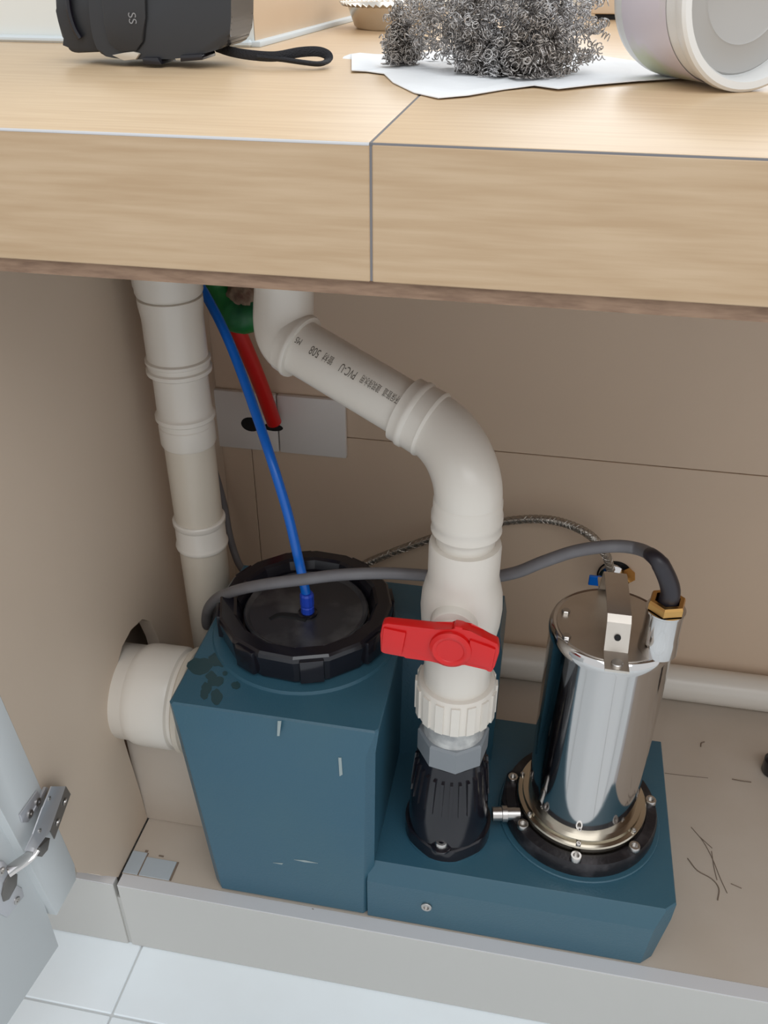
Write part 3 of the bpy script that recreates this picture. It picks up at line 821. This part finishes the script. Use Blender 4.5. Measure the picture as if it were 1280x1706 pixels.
bm = new(); cl = prof_xz([(300, 92), (336, 90), (338, 100), (300, 103)], TY - .030)
for v in cl: v.z = max(v.z, ZT + .0006)
prism(bm, cl, (0, .03, 0), .0008); obj('belt_clip', bm, M_BLACK, tm)
bm = new(); cl = prof_xz([(236, 96), (262, 96), (270, 108), (240, 108)], TY - .030)
for v in cl: v.z = max(v.z, ZT + .0006)
prism(bm, cl, (0, .03, 0), .0006); obj('foot', bm, M_BLACK, tm)
bm = new(); cl = prof_xz([(186, 92), (206, 88), (222, 86), (232, 90), (226, 99), (206, 101)], TY - .0285)
for v in cl: v.z = max(v.z, ZT + .001)
prism(bm, cl, (0, .006, 0), .0006); tag(obj('lock_tab', bm, M_PVCO, tm), 'cream plastic tab')
for s_, px, py, sz in (('SS', 213, 20, .009),):
    cu = bpy.data.curves.new('txt', 'FONT'); cu.body = s_; cu.size = sz; 
    to = bpy.data.objects.new('txt', cu); scene.collection.objects.link(to)
    me = bpy.data.meshes.new_from_object(to.evaluated_get(bpy.context.evaluated_depsgraph_get()))
    bm = new(); bm.from_mesh(me)
    bpy.data.objects.remove(to); bpy.data.curves.remove(cu); bpy.data.meshes.remove(me)
    o = at(px, py, TY - .0292)
    rot_ = math.radians(90)
    for v in bm.verts:
        u, h = v.co.x, v.co.y
        v.co = o + Vector((u * math.cos(rot_) + h * math.sin(rot_), 0, -u * math.sin(rot_) + h * math.cos(rot_)))
    tag(obj('lettering', bm, M_TAPEL, cs, recalc=False), 'faint moulded lettering')
# wrist strap
bm = new()
z0 = ZT + .0042
sp = [at(360, 78, TY + .01), at(385, 86, TY - .005), at(420, 92, TY - .01), at(460, 94, TY - .012), at(500, 87, TY - .004), at(530, 86, TY + .004), at(546, 92, TY + .006), at(546, 101, TY + .002), at(532, 107, TY - .012), at(505, 104, TY - .014), at(470, 99, TY - .012), at(430, 95, TY - .012)]
for v in sp: v.z = max(v.z, z0)
tube(bm, smooth_path(sp, 7), .0038, 10, sx=.5, sy=1.0)
obj('wrist_strap', bm, M_STRAP, tm)

# foil bowl with a crimped rim
bo = atz(655, 47, ZT); bo.z = ZT
bm = new()
prof_b = [(r * K, h * K) for r, h in [(.0, .0012), (.046, .0012), (.049, .004), (.0575, .0265), (.0655, .0280), (.0670, .0290)]]
seg = 96
rings = []
for k, (r, h) in enumerate(prof_b):
    if r == 0: rings.append([bm.verts.new(bo + Vector((0, 0, h)))]); continue
    row = []
    for i in range(seg):
        a = 2 * math.pi * i / seg
        rr = r + (.0012 * math.cos(a * 48) if k >= 4 else 0); hh = h + (.0014 * math.cos(a * 48) if k >= 4 else 0)
        row.append(bm.verts.new(bo + Vector((rr * math.cos(a), rr * math.sin(a), hh)) * 1))
    rings.append(row)
for a, b in zip(rings, rings[1:]):
    for i in range(seg):
        j = (i + 1) % seg
        if len(a) == 1: bm.faces.new((a[0], b[i], b[j]))
        else: bm.faces.new((a[i], a[j], b[j], b[i]))
bmesh.ops.recalc_face_normals(bm, faces=bm.faces)
bmesh.ops.solidify(bm, geom=bm.faces[:], thickness=.0008)
tag(obj('foil_bowl', bm, M_FOIL, loc=tuple(bo)), 'small pale metal bowl with crimped rim behind the steel wool', 'bowl')

# tissue sheet
bm = new()
tp = [(586, 96), (600, 91), (640, 98), (720, 88), (820, 86), (930, 88), (975, 93), (1000, 96), (1060, 105), (1148, 116), (1160, 134), (1060, 140), (990, 146), (930, 153), (890, 147), (840, 152), (780, 163), (730, 167), (690, 157), (655, 140), (640, 126), (610, 122), (586, 122)]
P_ = [atz(x, y, ZT) for x, y in tp]
cen = sum(P_, Vector()) / len(P_)
random.seed(7)
rows = []
for k in range(1, 9):
    t = k / 8
    rows.append([bm.verts.new(Vector((cen.x + (p.x - cen.x) * t, cen.y + (p.y - cen.y) * t, ZT + .0012 + random.uniform(0, .0022) * (1 if k < 8 else .6)))) for p in P_])
c0 = bm.verts.new((cen.x, cen.y, ZT + .002))
n = len(P_)
for i in range(n): bm.faces.new((c0, rows[0][i], rows[0][(i + 1) % n]))
for a, b in zip(rows, rows[1:]):
    for i in range(n): bm.faces.new((a[i], b[i], b[(i + 1) % n], a[(i + 1) % n]))
bmesh.ops.recalc_face_normals(bm, faces=bm.faces)
bmesh.ops.solidify(bm, geom=bm.faces[:], thickness=.0006)
tag(obj('tissue_sheet', bm, M_TISSUE, loc=(cen.x, cen.y, ZT), angle=60), 'crumpled white tissue sheet under the steel wool', 'tissue')

# steel wool: curly metal ribbons
random.seed(11)
wc = atz(840, 140, ZT)
WY = wc.y + .050
wl_ = thing('steel_wool', 'tangled ball of curly grey steel wool on the white tissue', 'scouring pad', (wc.x, WY, ZT))
def wool(name, lobes):
    bm = new()
    for (cx, cy_, Y, rx, rz, cnt) in lobes:
        c = at(cx, cy_, Y)
        for _ in range(cnt):
            while True:
                q = Vector((random.uniform(-1, 1), random.uniform(-1, 1), random.uniform(-1, 1)))
                if .25 < q.length < 1: break
            p = c + Vector((q.x * rx, q.y * rx, q.z * rz)) * K
            d = Vector((random.gauss(0, 1), random.gauss(0, 1), random.gauss(0, 1))).normalized()
            x, y, z = frame(d)
            R_ = random.uniform(.0010, .0030); pitch = random.uniform(.0016, .0050); turns = random.uniform(1.2, 3.2)
            nseg = int(turns * 8); pts_ = []
            for i in range(nseg):
                a = i / 8 * 2 * math.pi
                v = p + (x * math.cos(a) + y * math.sin(a)) * R_ + z * (i / 8 * pitch)
                v.z = max(v.z, ZT + .0036)
                pts_.append(v)
            tube(bm, pts_, .00048, 3, cap=False)
    return obj(name, bm, M_WOOL, wl_, angle=180, recalc=False)
s1 = wool('main_clump', [(850, 30, WY, .050, .052, 900), (806, 98, WY - .02, .024, .026, 300), (880, 96, WY - .022, .030, .032, 420), (750, 25, WY, .042, .034, 520), (925, 42, WY, .042, .040, 520)])
s2_ = wool('side_tuft', [(672, 82, WY + .02, .018, .013, 260), (665, 50, WY + .02, .010, .022, 130)])

# plastic tub on its side
tr = .066 * K
td = Vector((.50, -.866, 0)).normalized()
r0 = atz(1228, 152, ZT); tc_ = Vector((r0.x, r0.y, ZT + tr))
tubt = thing('plastic_tub', 'white plastic tub with a faded label lying on its side on the worktop', 'tub', (r0.x, r0.y, ZT))
tdr = (td + Vector((0, 0, .045))).normalized()
bm = new(); lathe(bm, [(r * K, h * K) for r, h in [(.055, -.100), (.0585, -.097), (.0605, -.090), (.0628, -.008), (.0645, -.006), (.0660, -.003), (.0660, .004), (.0640, .006), (.0590, .006), (.0570, .002), (.0560, -.012), (.054, -.013)]], tc_, tdr, 72)
tbb = obj('tub_wall', bm, M_TUB, tubt)
bm = new(); lathe(bm, [(r * K, h * K) for r, h in [(.0555, -.0125), (.054, -.0105), (.036, -.0105), (.0345, -.0095), (.033, -.0105), (0, -.0105)]], tc_, tdr, 64); obj('recessed_base', bm, M_TUBIN, tubt)
bm = new(); lathe(bm, [(r * K, h * K) for r, h in [(.0613, -.082), (.0630, -.020)]], tc_, tdr, 72, cap0=False, cap1=False); obj('label_sleeve', bm, M_LABEL, tbb)

# beige box further back
q = atz(1000, 33, ZT)
bm = new(); box(bm, (q.x - .012, q.y, ZT + .006), (q.x + .06, q.y + .06, ZT + .09), .003, 2)
bb = thing('beige_box', 'plain beige box standing at the back of the worktop', 'box', (q.x + .04, q.y + .04, ZT))
obj('box_body', bm, M_BOX, bb)
bm = new(); box(bm, (q.x - .006, q.y + .004, ZT + .0002), (q.x + .054, q.y + .054, ZT + .0062)); obj('base_shadow', bm, M_MATTE, bb)  # black slab standing in for the shadow under the box

for o in scene.objects:
    if '_w' in o: del o['_w']
